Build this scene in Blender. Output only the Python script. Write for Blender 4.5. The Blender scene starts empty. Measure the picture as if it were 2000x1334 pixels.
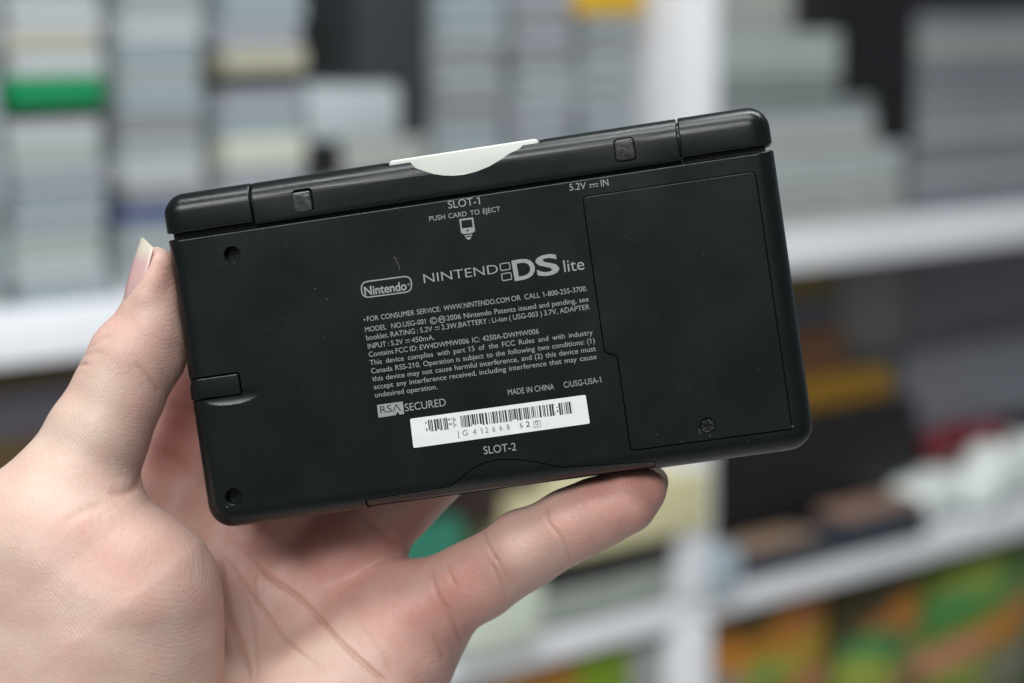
import bpy, bmesh, math, random
import numpy as np
from mathutils import Vector, Matrix

random.seed(7)
np.random.seed(7)
SC = bpy.context.scene
COL = SC.collection

# ------------------------------------------------------------------ camera, world, lamps
FPX = 4500.0                       # focal length in pixels of the 2000 px wide photograph
PITCH = math.radians(8.4)
CAM = Vector((0.0, 0.0, 1.45))
RIGHT = Vector((1, 0, 0))
UP = Vector((0, math.sin(PITCH), math.cos(PITCH)))
BACK = Vector((0, -math.cos(PITCH), math.sin(PITCH)))
FWD = -BACK
cd = bpy.data.cameras.new('camera')
cd.sensor_width = 36.0
cd.lens = 36.0 * FPX / 2000.0
cd.clip_start = 0.02
cd.clip_end = 50
cd.dof.use_dof = True
cd.dof.focus_distance = 0.503
cd.dof.aperture_fstop = 8.7
cd.dof.aperture_blades = 0
cam = bpy.data.objects.new('camera', cd)
COL.objects.link(cam)
cam.location = CAM
cam.rotation_euler = (math.pi / 2 - PITCH, 0, 0)
SC.camera = cam

w = bpy.data.worlds.new('World')
SC.world = w
w.use_nodes = True
bg = w.node_tree.nodes['Background']
bg.inputs['Color'].default_value = (0.80, 0.90, 1.0, 1)
bg.inputs['Strength'].default_value = 0.17


def area(name, loc, target, sx, sy, power, col=(1, 1, 1)):
    l = bpy.data.lights.new(name, 'AREA')
    l.shape = 'RECTANGLE'
    l.size, l.size_y = sx, sy
    l.energy = power
    l.color = col
    o = bpy.data.objects.new(name, l)
    COL.objects.link(o)
    o.location = loc
    d = Vector(target) - Vector(loc)
    o.rotation_euler = d.to_track_quat('-Z', 'Y').to_euler()
    return o


area('ceiling_lamp', (-0.2, 0.10, 2.75), (0.0, 0.6, 1.3), 1.3, 0.14, 16, (0.94, 1.0, 0.99))
area('ceiling_lamp', (0.5, 0.95, 2.75), (0.2, 2.0, 1.1), 1.5, 0.35, 36, (0.95, 0.98, 1.0))
area('ceiling_lamp', (-0.6, -1.0, 2.45), (-0.1, 0.6, 1.35), 1.6, 0.40, 30, (0.98, 1.0, 0.98))

vs = SC.view_settings
vs.view_transform = 'Standard'
vs.look = 'None'
vs.exposure = 0.0
vs.gamma = 1.0
vs.use_curve_mapping = False
SC.cycles.use_denoising = True
SC.cycles.max_bounces = 8


# ------------------------------------------------------------------ helpers
def camv(x, y, z):                  # camera space metres -> world
    return CAM + RIGHT * x + UP * y + BACK * z


def tag(o, label=None, cat=None, group=None, kind=None):
    if label: o['label'] = label
    if cat: o['category'] = cat
    if group: o['group'] = group
    if kind: o['kind'] = kind
    return o


def empty(name, loc, rot=None):
    o = bpy.data.objects.new(name, None)
    COL.objects.link(o)
    o.empty_display_size = 0.02
    o.location = loc
    if rot is not None: o.rotation_euler = rot
    return o


def link(name, me, mat=None, parent=None, smooth=None):
    if mat is not None and not me.materials: me.materials.append(mat)
    if smooth is not None:
        me.shade_smooth()
        me.set_sharp_from_angle(angle=math.radians(smooth))
    o = bpy.data.objects.new(name, me)
    COL.objects.link(o)
    if parent is not None: o.parent = parent
    return o


def mesh(name, verts, faces):
    me = bpy.data.meshes.new(name)
    me.from_pydata([tuple(v) for v in verts], [], faces)
    bm = bmesh.new(); bm.from_mesh(me)
    bmesh.ops.recalc_face_normals(bm, faces=bm.faces)
    bm.to_mesh(me); bm.free()
    return me


def baked(o):                        # mesh of an object with its modifiers applied
    dg = bpy.context.evaluated_depsgraph_get()
    dg.update()
    return bpy.data.meshes.new_from_object(o.evaluated_get(dg))


def boolean(me, cutters, op='DIFFERENCE'):
    t = link('work', me)
    tmp = []
    for c in cutters:
        co = link('cutter', c)
        tmp.append(co)
        m = t.modifiers.new('b', 'BOOLEAN')
        m.operation = op
        m.solver = 'EXACT'
        m.object = co
    r = baked(t)
    for o in tmp + [t]:
        bpy.data.objects.remove(o)
    return r


# ------------------------------------------------------------------ materials
def mat(name, color, rough=0.5, spec=0.5, metal=0.0, noise=0.0, nscale=200.0, bump=0.0, bscale=900.0, sss=0.0, trans=0.0):
    m = bpy.data.materials.new(name)
    m.use_nodes = True
    nt = m.node_tree
    b = nt.nodes['Principled BSDF']
    b.inputs['Base Color'].default_value = (*color, 1)
    b.inputs['Roughness'].default_value = rough
    b.inputs['Specular IOR Level'].default_value = spec
    b.inputs['Metallic'].default_value = metal
    if sss:
        b.inputs['Subsurface Weight'].default_value = sss
        b.inputs['Subsurface Radius'].default_value = (1, 0.6, 0.4)
        b.inputs['Subsurface Scale'].default_value = 0.002
    tc = nt.nodes.new('ShaderNodeTexCoord')
    if noise:
        n = nt.nodes.new('ShaderNodeTexNoise')
        n.inputs['Scale'].default_value = nscale
        n.inputs['Detail'].default_value = 4
        nt.links.new(tc.outputs['Object'], n.inputs['Vector'])
        r = nt.nodes.new('ShaderNodeMapRange')
        r.inputs['From Min'].default_value = 0.3
        r.inputs['From Max'].default_value = 0.7
        r.inputs['To Min'].default_value = 1 - noise
        r.inputs['To Max'].default_value = 1 + noise
        nt.links.new(n.outputs['Fac'], r.inputs['Value'])
        mx = nt.nodes.new('ShaderNodeMix')
        mx.data_type = 'RGBA'; mx.blend_type = 'MULTIPLY'
        mx.inputs['Factor'].default_value = 1
        mx.inputs['A'].default_value = (*color, 1)
        nt.links.new(r.outputs['Result'], mx.inputs['B'])
        nt.links.new(mx.outputs['Result'], b.inputs['Base Color'])
    if bump:
        n = nt.nodes.new('ShaderNodeTexNoise')
        n.inputs['Scale'].default_value = bscale
        n.inputs['Detail'].default_value = 3
        nt.links.new(tc.outputs['Object'], n.inputs['Vector'])
        bp = nt.nodes.new('ShaderNodeBump')
        bp.inputs['Strength'].default_value = bump
        bp.inputs['Distance'].default_value = 0.0002
        nt.links.new(n.outputs['Fac'], bp.inputs['Height'])
        nt.links.new(bp.outputs['Normal'], b.inputs['Normal'])
    return m


def plastic_black():
    m = mat('black_plastic', (0.0125, 0.0135, 0.0135), rough=0.30, spec=0.42, bump=0.16, bscale=4200)
    nt = m.node_tree
    b = nt.nodes['Principled BSDF']
    tc = nt.nodes.new('ShaderNodeTexCoord')
    # worn, slightly greasy gloss
    n = nt.nodes.new('ShaderNodeTexNoise'); n.inputs['Scale'].default_value = 60; n.inputs['Detail'].default_value = 6
    nt.links.new(tc.outputs['Object'], n.inputs['Vector'])
    r = nt.nodes.new('ShaderNodeMapRange')
    r.inputs['From Min'].default_value = 0.3; r.inputs['From Max'].default_value = 0.7
    r.inputs['To Min'].default_value = 0.24; r.inputs['To Max'].default_value = 0.33
    nt.links.new(n.outputs['Fac'], r.inputs['Value'])
    nt.links.new(r.outputs['Result'], b.inputs['Roughness'])
    # sparse dust specks
    v = nt.nodes.new('ShaderNodeTexVoronoi'); v.inputs['Scale'].default_value = 170
    nt.links.new(tc.outputs['Object'], v.inputs['Vector'])
    lt = nt.nodes.new('ShaderNodeMath'); lt.operation = 'LESS_THAN'; lt.inputs[1].default_value = 0.022
    nt.links.new(v.outputs['Distance'], lt.inputs[0])
    sp = nt.nodes.new('ShaderNodeSeparateColor')
    nt.links.new(v.outputs['Color'], sp.inputs['Color'])
    gt = nt.nodes.new('ShaderNodeMath'); gt.operation = 'GREATER_THAN'; gt.inputs[1].default_value = 0.75
    nt.links.new(sp.outputs['Red'], gt.inputs[0])
    mu = nt.nodes.new('ShaderNodeMath'); mu.operation = 'MULTIPLY'
    nt.links.new(lt.outputs[0], mu.inputs[0]); nt.links.new(gt.outputs[0], mu.inputs[1])
    # fine mottling of the moulded texture
    g = nt.nodes.new('ShaderNodeTexNoise'); g.inputs['Scale'].default_value = 1500; g.inputs['Detail'].default_value = 2
    nt.links.new(tc.outputs['Object'], g.inputs['Vector'])
    gm = nt.nodes.new('ShaderNodeMix'); gm.data_type = 'RGBA'
    gm.inputs['A'].default_value = (0.0008, 0.0016, 0.0015, 1); gm.inputs['B'].default_value = (0.0050, 0.0082, 0.0076, 1)
    nt.links.new(g.outputs['Fac'], gm.inputs['Factor'])
    mx = nt.nodes.new('ShaderNodeMix'); mx.data_type = 'RGBA'
    mx.inputs['B'].default_value = (0.055, 0.06, 0.06, 1)
    nt.links.new(mu.outputs[0], mx.inputs['Factor']); nt.links.new(gm.outputs['Result'], mx.inputs['A'])
    nt.links.new(mx.outputs['Result'], b.inputs['Base Color'])
    return m


M_BLACK = plastic_black()
M_INK = mat('grey_ink', (0.275, 0.295, 0.275), rough=0.55, noise=0.10, nscale=1500)
M_DARKINK = mat('dark_ink', (0.012, 0.013, 0.013), rough=0.5)
M_STICK = mat('sticker_paper', (0.76, 0.78, 0.75), rough=0.5, noise=0.04, nscale=300)
M_BAR = mat('barcode_ink', (0.02, 0.02, 0.022), rough=0.6, noise=0.4, nscale=1200)
M_FADED = mat('faded_ink', (0.16, 0.16, 0.17), rough=0.6, noise=0.8, nscale=1800)
M_CARD = mat('white_card_plastic', (0.63, 0.635, 0.59), rough=0.35, noise=0.05, nscale=120)
M_RUBBER = mat('grey_rubber', (0.036, 0.039, 0.037), rough=0.22, spec=0.7, noise=0.45, nscale=700, bump=0.6, bscale=900)
M_RUBBER2 = mat('dark_rubber', (0.022, 0.021, 0.020), rough=0.38, noise=0.6, nscale=900, bump=0.6, bscale=900)
M_STEEL = mat('screw_steel', (0.22, 0.22, 0.22), rough=0.35, metal=1.0, noise=0.3, nscale=2000)
M_DSTEEL = mat('dark_screw_steel', (0.06, 0.06, 0.06), rough=0.3, metal=1.0, noise=0.8, nscale=2500, bump=0.8, bscale=1800)

# ------------------------------------------------------------------ the shelves behind
SH_D = 2.35
YAW = math.radians(43)
E_ = Vector((math.cos(YAW), math.sin(YAW), 0))
IN_ = Vector((-math.sin(YAW), math.cos(YAW), 0))


def ray(x, y):
    return RIGHT * ((x - 1000) / FPX) + UP * ((667 - y) / FPX) + FWD


ORG = CAM + ray(1395, 667) * SH_D
ORG0 = Vector((ORG.x, ORG.y, 0.0))


def S(x, y, t=0.0):                  # photograph pixel -> (s along shelf, height) on the plane t behind the shelf front
    d = ray(x, y)
    k = ((ORG - CAM).dot(IN_) + t) / d.dot(IN_)
    q = CAM + d * k
    return (q - ORG).dot(E_), q.z


def P3(s, t, h):
    return ORG0 + E_ * s + IN_ * t + Vector((0, 0, h))


ROTZ = (0, 0, YAW)
H_A0, H_A1 = 1.169, 1.212            # upper shelf board
H_B0, H_B1 = 0.813, 0.843            # lower shelf board
DEEP = 0.34


def rbox_mesh(name, x0, x1, y0, y1, z0, z1, r=0.002, seg=2):
    bm = bmesh.new()
    bmesh.ops.create_cube(bm, size=1)
    for v in bm.verts:
        v.co = Vector(((x0 + x1) / 2 + v.co.x * (x1 - x0), (y0 + y1) / 2 + v.co.y * (y1 - y0), (z0 + z1) / 2 + v.co.z * (z1 - z0)))
    r = min(r, 0.45 * min(x1 - x0, y1 - y0, z1 - z0))
    if r > 0:
        bmesh.ops.bevel(bm, geom=bm.edges[:], offset=r, segments=seg, profile=0.6, affect='EDGES')
    me = bpy.data.meshes.new(name)
    bm.to_mesh(me); bm.free()
    return me


M_WHITE = mat('white_laminate', (0.80, 0.80, 0.83), rough=0.35, noise=0.04, nscale=6)
M_BACKP = mat('dark_back_panel', (0.014, 0.015, 0.017), rough=0.7)

M_FLOOR = mat('pale_floor_tile', (0.62, 0.61, 0.58), rough=0.3, noise=0.08, nscale=3)
fl = link('floor', mesh('floor', [(-3, -3, 0), (3, -3, 0), (3, 4, 0), (-3, 4, 0)], [(0, 1, 2, 3)]), M_FLOOR)
tag(fl, kind='structure')
shelf = empty('shelf_unit', ORG0, ROTZ)
tag(shelf, 'white laminate shelf unit with two boards and an upright post, out of focus', 'shelf unit')
link('shelf_board', rbox_mesh('board', -1.6, 1.6, 0, DEEP, H_A0, H_A1, 0.004), M_WHITE, shelf, 30)
link('shelf_board', rbox_mesh('board', -1.6, 1.6, 0.004, DEEP, H_B0, H_B1, 0.004), M_WHITE, shelf, 30)
link('upright_post', rbox_mesh('post', -0.048, 0.0, -0.003, DEEP, 0.002, H_B0 - 0.001, 0.003), M_WHITE, shelf, 30)
link('upright_post', rbox_mesh('post', -0.048, 0.0, -0.003, DEEP, H_B1 + 0.001, H_A0 - 0.001, 0.003), M_WHITE, shelf, 30)
link('upright_post', rbox_mesh('post', -0.048, 0.0, -0.003, DEEP, H_A1 + 0.001, 1.75, 0.003), M_WHITE, shelf, 30)
link('back_panel', rbox_mesh('backp', -1.6, 1.6, DEEP + 0.002, DEEP + 0.012, 0.002, 1.75, 0), M_BACKP, shelf)

GREYS = [mat('cartridge_grey_%s' % n, c, rough=0.5, noise=0.06, nscale=25) for n, c in
         (('cool', (0.29, 0.335, 0.355)), ('mid', (0.31, 0.34, 0.35)), ('warm', (0.34, 0.345, 0.32)),
          ('pale', (0.44, 0.46, 0.47)), ('green', (0.36, 0.40, 0.375)), ('lilac', (0.31, 0.325, 0.355)), ('shade', (0.22, 0.245, 0.24)), ('dusk', (0.20, 0.205, 0.225)), ('ash', (0.245, 0.25, 0.26)))]
M_GREEN = mat('green_plastic', (0.008, 0.23, 0.08), rough=0.4)
M_BLUE = mat('blue_plastic', (0.035, 0.055, 0.19), rough=0.4)
M_BLK = mat('black_box_and_gap', (0.006, 0.006, 0.007), rough=0.5)  # for black boxes and for blocks that stand in for dark gaps
M_BEIGE = mat('beige_plastic', (0.40, 0.38, 0.29), rough=0.5)
M_CREAM = mat('cream_plastic', (0.52, 0.53, 0.44), rough=0.5)
M_YELLOW = mat('yellow_card', (0.62, 0.36, 0.02), rough=0.5)


def item(name, x0, x1, y0, y1, t, depth, m, label, cat, group=None, r=0.003, h0=None, h1=None, grooves=0, dark=None):
    """a box like thing whose front covers the given pixels, standing at depth t behind the shelf front"""
    ym, xm = (y0 + y1) / 2, (x0 + x1) / 2
    s0, s1 = S(x0, ym, t)[0], S(x1, ym, t)[0]
    if h1 is None: h1 = S(xm, y0, t)[1]
    if h0 is None: h0 = S(xm, y1, t)[1]
    hw = (s1 - s0) / 2
    me = rbox_mesh(name, -hw, hw, 0, depth, 0, h1 - h0, r)
    o = link(name, me, m, None, 30)
    o.location = P3((s0 + s1) / 2, t, h0)
    o.rotation_euler = ROTZ
    tag(o, label, cat, group)
    return o


def cart_mesh(wd, hh, dp):
    """one game cartridge lying flat: rounded shell with a stepped, grooved end and a sunk label on its top"""
    bm = bmesh.new()
    prof = [(0.0, 0.0), (1.0, 0.0), (1.0, 0.42), (0.985, 0.44), (0.985, 0.50), (1.0, 0.52), (1.0, 0.90), (0.97, 1.0), (0.03, 1.0),
            (0.0, 0.90), (0.0, 0.52), (0.015, 0.50), (0.015, 0.44), (0.0, 0.42)]
    vs0 = [bm.verts.new(((x - .5) * wd, 0.003, z * hh)) for x, z in prof]
    vsA = [bm.verts.new(((x - .5) * wd * .98, 0.0, (0.04 + z * .92) * hh)) for x, z in prof]
    vs1 = [bm.verts.new(((x - .5) * wd, dp, z * hh)) for x, z in prof]
    n = len(prof)
    for a, b in ((vsA, vs0), (vs0, vs1)):
        for i in range(n):
            bm.faces.new((a[i], a[(i + 1) % n], b[(i + 1) % n], b[i]))
    bm.faces.new(vsA); bm.faces.new(vs1)
    bmesh.ops.recalc_face_normals(bm, faces=bm.faces)
    me = bpy.data.meshes.new('cartridge'); bm.to_mesh(me); bm.free()
    return me


def stack(x0, x1, ytop, ybot, t, th, cols, label, group, special=(), depth=0.14, name='game_cartridge', hbase=None, yref=300):
    """a pile of cartridges built from the board (or hbase) up to the pixel height ytop; special: (ya, yb, material, name, label, cat)"""
    s0, s1 = S(x0, yref, t)[0], S(x1, yref, t)[0]
    xm = (x0 + x1) / 2
    hb = H_A1 if hbase is None else hbase
    if ybot is not None: hb = S(xm, ybot, t)[1]
    ht = S(xm, ytop, t)[1]
    sp = [(S(xm, yb, t)[1], S(xm, ya, t)[1], *rest) for ya, yb, *rest in special]
    sp.sort(key=lambda q: q[0])
    h = hb
    cache = {}
    k = 0
    while h < ht - 0.004:
        nxt = [q for q in sp if q[0] > h - 0.004]
        lim = nxt[0][0] if nxt else ht
        jit = random.uniform(-.0036, .0036)
        if nxt and lim - h < 0.006:
            q = nxt[0]
            sp.remove(q)
            hh = q[1] - h
            o = link(q[3], cart_mesh((s1 - s0) * 1.01, hh, depth), q[2], None, 30)
            tag(o, q[4], q[5])
        else:
            hh = th
            rem = lim - h
            nn = max(1, round(rem / th))
            hh = rem / nn
            key = round(hh, 4)
            c = cols[random.randrange(len(cols))]
            o = link(name, cart_mesh(s1 - s0, hh - 0.0010, depth), GREYS[c], None, 30)
            tag(o, label, 'cartridge', group)
        o.location = P3((s0 + s1) / 2 + jit, t + random.uniform(0, .004), h)
        o.rotation_euler = (0, 0, YAW + random.uniform(-.012, .012))
        h += hh
        k += 1
    return h


stack(-190, 4, -60, None, 0.012, 0.020, (0, 1, 5, 6), 'grey game cartridge in the stack cut off by the left edge of the photo', 'cartridges cut off at the left edge')
stack(26, 206, -60, None, 0.012, 0.0195, (0, 1, 3, 3, 4, 5), 'grey game cartridge in the stack that holds the green one', 'cartridges stacked with the green one',
      special=[(148, 207, M_GREEN, 'game_cartridge', 'bright green game cartridge among grey ones in a tall stack', 'cartridge'),
               (207, 232, M_BLK, 'game_cartridge', 'thin black slab in the dark gap right under the bright green one', 'cartridge'),  # thin black slab fills the dark gap below the green cartridge
               (66, 96, M_BEIGE, 'game_cartridge', 'brownish beige cartridge a little above the green one', 'cartridge')])
stack(244, 402, -60, None, 0.014, 0.0195, (0, 1, 1, 3, 8), 'grey game cartridge in the stack that holds the blue one', 'cartridges stacked with the blue one',
      special=[(402, 432, M_BLUE, 'game_cartridge', 'dark blue game cartridge beside the console top left corner', 'cartridge')])
stack(440, 596, -60, None, 0.014, 0.0195, (0, 5, 3, 6), 'grey game cartridge in the stack with beige ones and a black gap', 'cartridges in the stack with the black gap',
      special=[(92, 142, M_BEIGE, 'game_cartridge', 'beige game cartridge with a dark gap right under it', 'cartridge'),
               (142, 172, M_BLK, 'game_cartridge', 'black slab as the shadowed gap between the beige one and the grey ones below', 'cartridge'),  # black slab stands in for the shadow under the beige cartridge
               (268, 325, M_CREAM, 'game_cartridge', 'pale cream cartridge in the stack above the console hinge', 'cartridge')])
# pile with the pale box
hp = stack(612, 850, 345, None, 0.020, 0.024, (1, 2), 'grey cartridge at the bottom of the pile behind the console hinge', 'cartridges at the bottom of the low pile')
item('game_cartridge', 672, 836, 272, 345, 0.020, 0.15, GREYS[2], 'thick grey cartridge under the pale white box, beside a dark gap', 'cartridge', h0=hp)
item('plastic_box', 600, 668, 285, 345, 0.020, 0.12, M_BLK, 'small black block added for the dark hole above the console hinge', 'box', h0=hp)  # black block added in place of the dark hole in the pile
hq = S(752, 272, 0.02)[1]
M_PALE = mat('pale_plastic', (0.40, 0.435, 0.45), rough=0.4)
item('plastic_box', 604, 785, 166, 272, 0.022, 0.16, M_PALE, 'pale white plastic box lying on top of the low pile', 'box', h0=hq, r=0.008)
item('storage_box', 700, 838, -70, 160, 0.03, 0.20, mat('recess_shade', (0.028, 0.03, 0.032), rough=0.5), 'large charcoal block added as the shade of the recess at the top of the photo', 'box', h0=H_A1)  # added block; its charcoal colour stands in for the shaded recess
# three narrow stacks left of the post
stack(862, 985, -60, None, 0.016, 0.018, (0, 1, 0, 8), 'grey cartridge in the first narrow stack right of the charcoal block', 'cartridges in the first narrow stack')
stack(1016, 1122, -60, None, 0.016, 0.018, (0, 1, 5, 8), 'grey cartridge in the middle narrow stack above the white game card', 'cartridges in the middle narrow stack')
hy = stack(1148, 1245, 28, None, 0.016, 0.018, (0, 1, 8, 5), 'grey cartridge in the narrow stack under the yellow box', 'cartridges under the yellow box')
item('storage_box', 1128, 1262, -60, 28, 0.014, 0.13, M_YELLOW, 'yellow box on top of the narrow stack beside the white post', 'box', h0=hy)
# right bay
hr = stack(1408, 1768, 292, None, 0.012, 0.0150, (4, 3, 6, 2, 3, 4), 'long greenish grey case in the widest bottom part of the stepped pile', 'cases in the bottom step of the pile', name='game_case', yref=360)
hr = stack(1408, 1712, 195, 292, 0.014, 0.0150, (4, 6, 3, 2), 'greenish grey case in the middle step of the stepped pile', 'cases in the middle step of the pile', name='game_case', yref=240)
hr = stack(1408, 1648, 62, 195, 0.014, 0.0150, (4, 3, 6, 3), 'greenish grey case in the top step of the stepped pile', 'cases in the top step of the pile', name='game_case', yref=120)
item('storage_box', 1404, 1592, -60, 62, 0.06, 0.14, GREYS[2], 'dull grey box on top of the stepped pile beside the post', 'box', h0=S(1500, 62, .014)[1])
item('storage_box', 1604, 1790, -60, 62, 0.022, 0.13, M_BLK, 'black block over the top step of the stepped pile at the top edge', 'box', h0=hr)  # black block over the upper end of the dark gap
item('storage_box', 1658, 1788, 62, 195, 0.022, 0.13, M_BLK, 'black block added to darken the gap on the middle step of the pile', 'box', h0=S(1700, 195, .022)[1])  # black block added so the gap beside the right pile stays dark
item('storage_box', 1720, 1788, 196, 292, 0.022, 0.13, M_BLK, 'small black block added to darken the gap at the right end of the bottom step', 'box', h0=S(1754, 292, .022)[1])  # added as well, keeps the lower part of the gap dark
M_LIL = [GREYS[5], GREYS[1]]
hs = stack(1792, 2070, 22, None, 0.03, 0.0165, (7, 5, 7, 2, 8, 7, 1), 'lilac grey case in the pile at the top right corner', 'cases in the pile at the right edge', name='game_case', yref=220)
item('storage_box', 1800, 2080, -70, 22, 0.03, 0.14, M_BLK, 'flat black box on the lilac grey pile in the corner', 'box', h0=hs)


# --- between the boards, right bay
def cmat(n, c, **k): return mat(n, c, rough=0.5, noise=0.10, nscale=20, **k)


T = 0.10
item('storage_box', 1500, 1745, 738, 812, T, 0.15, cmat('amber_card', (0.27, 0.14, 0.012)), 'amber yellow box under the orange one beside the console', 'box')
item('storage_box', 1490, 1648, 640, 738, T + .01, 0.15, cmat('orange_card', (0.17, 0.075, 0.03)), 'burnt orange box resting on the amber yellow box', 'box')
item('storage_box', 1480, 1630, 592, 640, T + .01, 0.15, cmat('slate_card', (0.07, 0.09, 0.12)), 'thin slate blue box on top of the burnt orange box', 'box')
item('storage_box', 1470, 1625, 530, 592, T + .01, 0.15, cmat('mustard_card', (0.17, 0.115, 0.02)), 'mustard box just under the white shelf beside the console', 'box')
item('storage_box', 1655, 1790, 690, 812, T + .05, 0.12, cmat('teal_card', (0.08, 0.105, 0.115)), 'dark teal box behind the amber yellow box', 'box')
item('storage_box', 1635, 1762, 520, 690, T + .05, 0.12, cmat('taupe_card', (0.22, 0.21, 0.20)), 'taupe grey box standing on the dark teal box', 'box')
item('storage_box', 1775, 2100, 660, 815, T + .04, 0.13, cmat('lilac_card', (0.195, 0.195, 0.22)), 'lilac grey box above the white rounded consoles', 'box')
item('storage_box', 1765, 2100, 480, 655, T + .06, 0.11, cmat('purple_card', (0.17, 0.155, 0.17)), 'dim purple grey box under the shelf at the right edge', 'box')
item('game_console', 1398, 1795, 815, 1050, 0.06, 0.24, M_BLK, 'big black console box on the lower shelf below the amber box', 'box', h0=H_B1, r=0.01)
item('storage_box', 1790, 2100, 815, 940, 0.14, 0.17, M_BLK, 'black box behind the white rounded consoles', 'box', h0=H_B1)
M_DK = cmat('dark_blue_tray', (0.035, 0.042, 0.055))
item('tray', 1462, 1640, 1062, 1110, 0.004, 0.05, M_DK, 'dark blue grey tray under the tan package near the post', 'tray', h0=H_B1)
item('tray', 1650, 1810, 1000, 1050, 0.004, 0.05, M_DK, 'dark blue grey tray under the pink tan package further right', 'tray', h0=H_B1)
item('package', 1468, 1600, 1054, 1094, 0.006, 0.045, cmat('tan_card', (0.33, 0.22, 0.15)), 'small tan package on the tray nearest the post', 'package', h0=S(1551, 1080, .004)[1] + .002)
item('package', 1655, 1795, 986, 1030, 0.006, 0.045, cmat('rose_card', (0.33, 0.20, 0.15)), 'small pink tan package on the tray left of the white consoles', 'package', h0=S(1730, 1018, .004)[1] + .002)
item('plastic_box', 1396, 1452, 1072, 1166, -0.012, 0.06, cmat('pale_blue_plastic', (0.36, 0.43, 0.47)), 'little pale blue box beside the foot of the post', 'box', h0=H_B1, r=0.008)
M_MAROON = cmat('maroon_plastic', (0.13, 0.006, 0.012))


def sculpt(name, parts, m, s, t, h, label, cat, group=None):
    """a moulded shell: several overlapping ellipsoids remeshed into one continuous surface"""
    bm = bmesh.new()
    for (x, y, z, a, b, c) in parts:
        r = bmesh.ops.create_uvsphere(bm, u_segments=24, v_segments=14, radius=1)
        for v in r['verts']:
            v.co = Vector((x + v.co.x * a, y + v.co.y * b, z + v.co.z * c))
    me = bpy.data.meshes.new(name); bm.to_mesh(me); bm.free()
    o = link('work', me)
    rm = o.modifiers.new('r', 'REMESH'); rm.mode = 'VOXEL'; rm.voxel_size = 0.003
    sm = o.modifiers.new('s', 'SMOOTH'); sm.factor = 0.6; sm.iterations = 8
    me2 = baked(o); bpy.data.objects.remove(o)
    me2.materials.clear()
    q = link(name, me2, m, None, 60)
    q.location = P3(s, t, h); q.rotation_euler = ROTZ
    tag(q, label, cat, group)
    return q


M_PAD = mat('white_pad_plastic', (0.74, 0.78, 0.74), rough=0.4)
PAD = [(0, 0.04, .030, .072, .034, .029), (-.062, 0.02, .030, .034, .036, .029), (.062, 0.02, .030, .034, .036, .029)]
sa, _ = S(1865, 960, 0.03)
sculpt('game_controller', PAD, M_PAD, sa, 0.025, H_B1, 'rounded white game controller lying at the front of the lower shelf', 'controller')
sb, _ = S(1985, 900, 0.03)
sculpt('game_controller', [(a, b, c * 1.35 , d, e, f * 1.4) for a, b, c, d, e, f in PAD], M_PAD, sb + .03, 0.03, H_B1, 'rounded white game controller cut off by the right edge', 'controller')
sc_, hc_ = S(1900, 885, 0.06)
sculpt('game_controller', [(a * .8, b * .7, c * .8, d * .8, e * .7, f * .8) for a, b, c, d, e, f in PAD], M_MAROON, sc_, 0.06, H_B1 + .055, 'dark red game controller lying behind the white ones', 'controller')

# --- between the boards, left bay
item('storage_box', -80, 230, 752, 850, 0.03, 0.2, cmat('plum_bay_back', (0.075, 0.068, 0.085)), 'dark plum block standing in for the bay back under the white shelf', 'box')  # this block and the next two stand in for the bay's back
item('storage_box', -80, 230, 850, 1010, 0.03, 0.2, cmat('brown_bay_back', (0.075, 0.045, 0.015)), 'dark brown block standing in for the bay back below the plum one', 'box')
item('storage_box', -80, 260, 722, 752, 0.03, 0.2, cmat('umber_bay_back', (0.11, 0.065, 0.015)), 'flat umber block standing in for the bay back close under the shelf', 'box')
item('storage_box', 560, 905, 1045, 1160, 0.02, 0.16, cmat('jade_card', (0.03, 0.20, 0.13)), 'jade green box seen between the fingers', 'box')
item('storage_box', 700, 1062, 930, 1045, 0.03, 0.16, cmat('black_maroon_card', (0.022, 0.010, 0.011)), 'dark maroon box on top of the jade green box', 'box')
item('storage_box', 880, 1310, 1158, 1215, 0.004, 0.2, cmat('sage_card', (0.30, 0.33, 0.29)), 'sage grey flat box on the lower shelf left of the post', 'box', h0=H_B1)
item('storage_box', 1000, 1325, 1078, 1134, 0.010, 0.2, cmat('bark_card', (0.02, 0.013, 0.012)), 'thin dark brown box between the cream and the sage boxes', 'box')
item('storage_box', 1040, 1386, 950, 1076, -0.012, 0.20, mat('cream_card', (0.66, 0.60, 0.36), rough=0.5), 'cream yellow box behind the little finger tip', 'box', h0=S(1213, 1070, -.012)[1])
item('storage_box', 905, 1060, 1150, 1240, -0.010, 0.1, mat('ivory_plastic', (0.60, 0.64, 0.54), rough=0.5), 'ivory box under the little finger on the lower shelf', 'box', h0=H_B1)


# --- below the lower board: printed packages; the artwork of each bag is patches of print (centre, size in pixels, colour)
def print_mat(name):
    m = bpy.data.materials.new(name); m.use_nodes = True
    nt = m.node_tree; b = nt.nodes['Principled BSDF']; b.inputs['Roughness'].default_value = 0.35
    a = nt.nodes.new('ShaderNodeAttribute'); a.attribute_name = 'print'
    nt.links.new(a.outputs['Color'], b.inputs['Base Color'])
    return m


M_PRINT = print_mat('printed_film')
OR, YE, GR, LI, DK, RE, DG, SA, TN = ((0.44, 0.165, 0.02), (0.36, 0.225, 0.025), (0.04, 0.19, 0.06), (0.26, 0.31, 0.045), (0.060, 0.045, 0.014), (0.36, 0.12, 0.03),
                                      (0.02, 0.10, 0.03), (0.45, 0.19, 0.12), (0.24, 0.20, 0.16))


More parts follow.
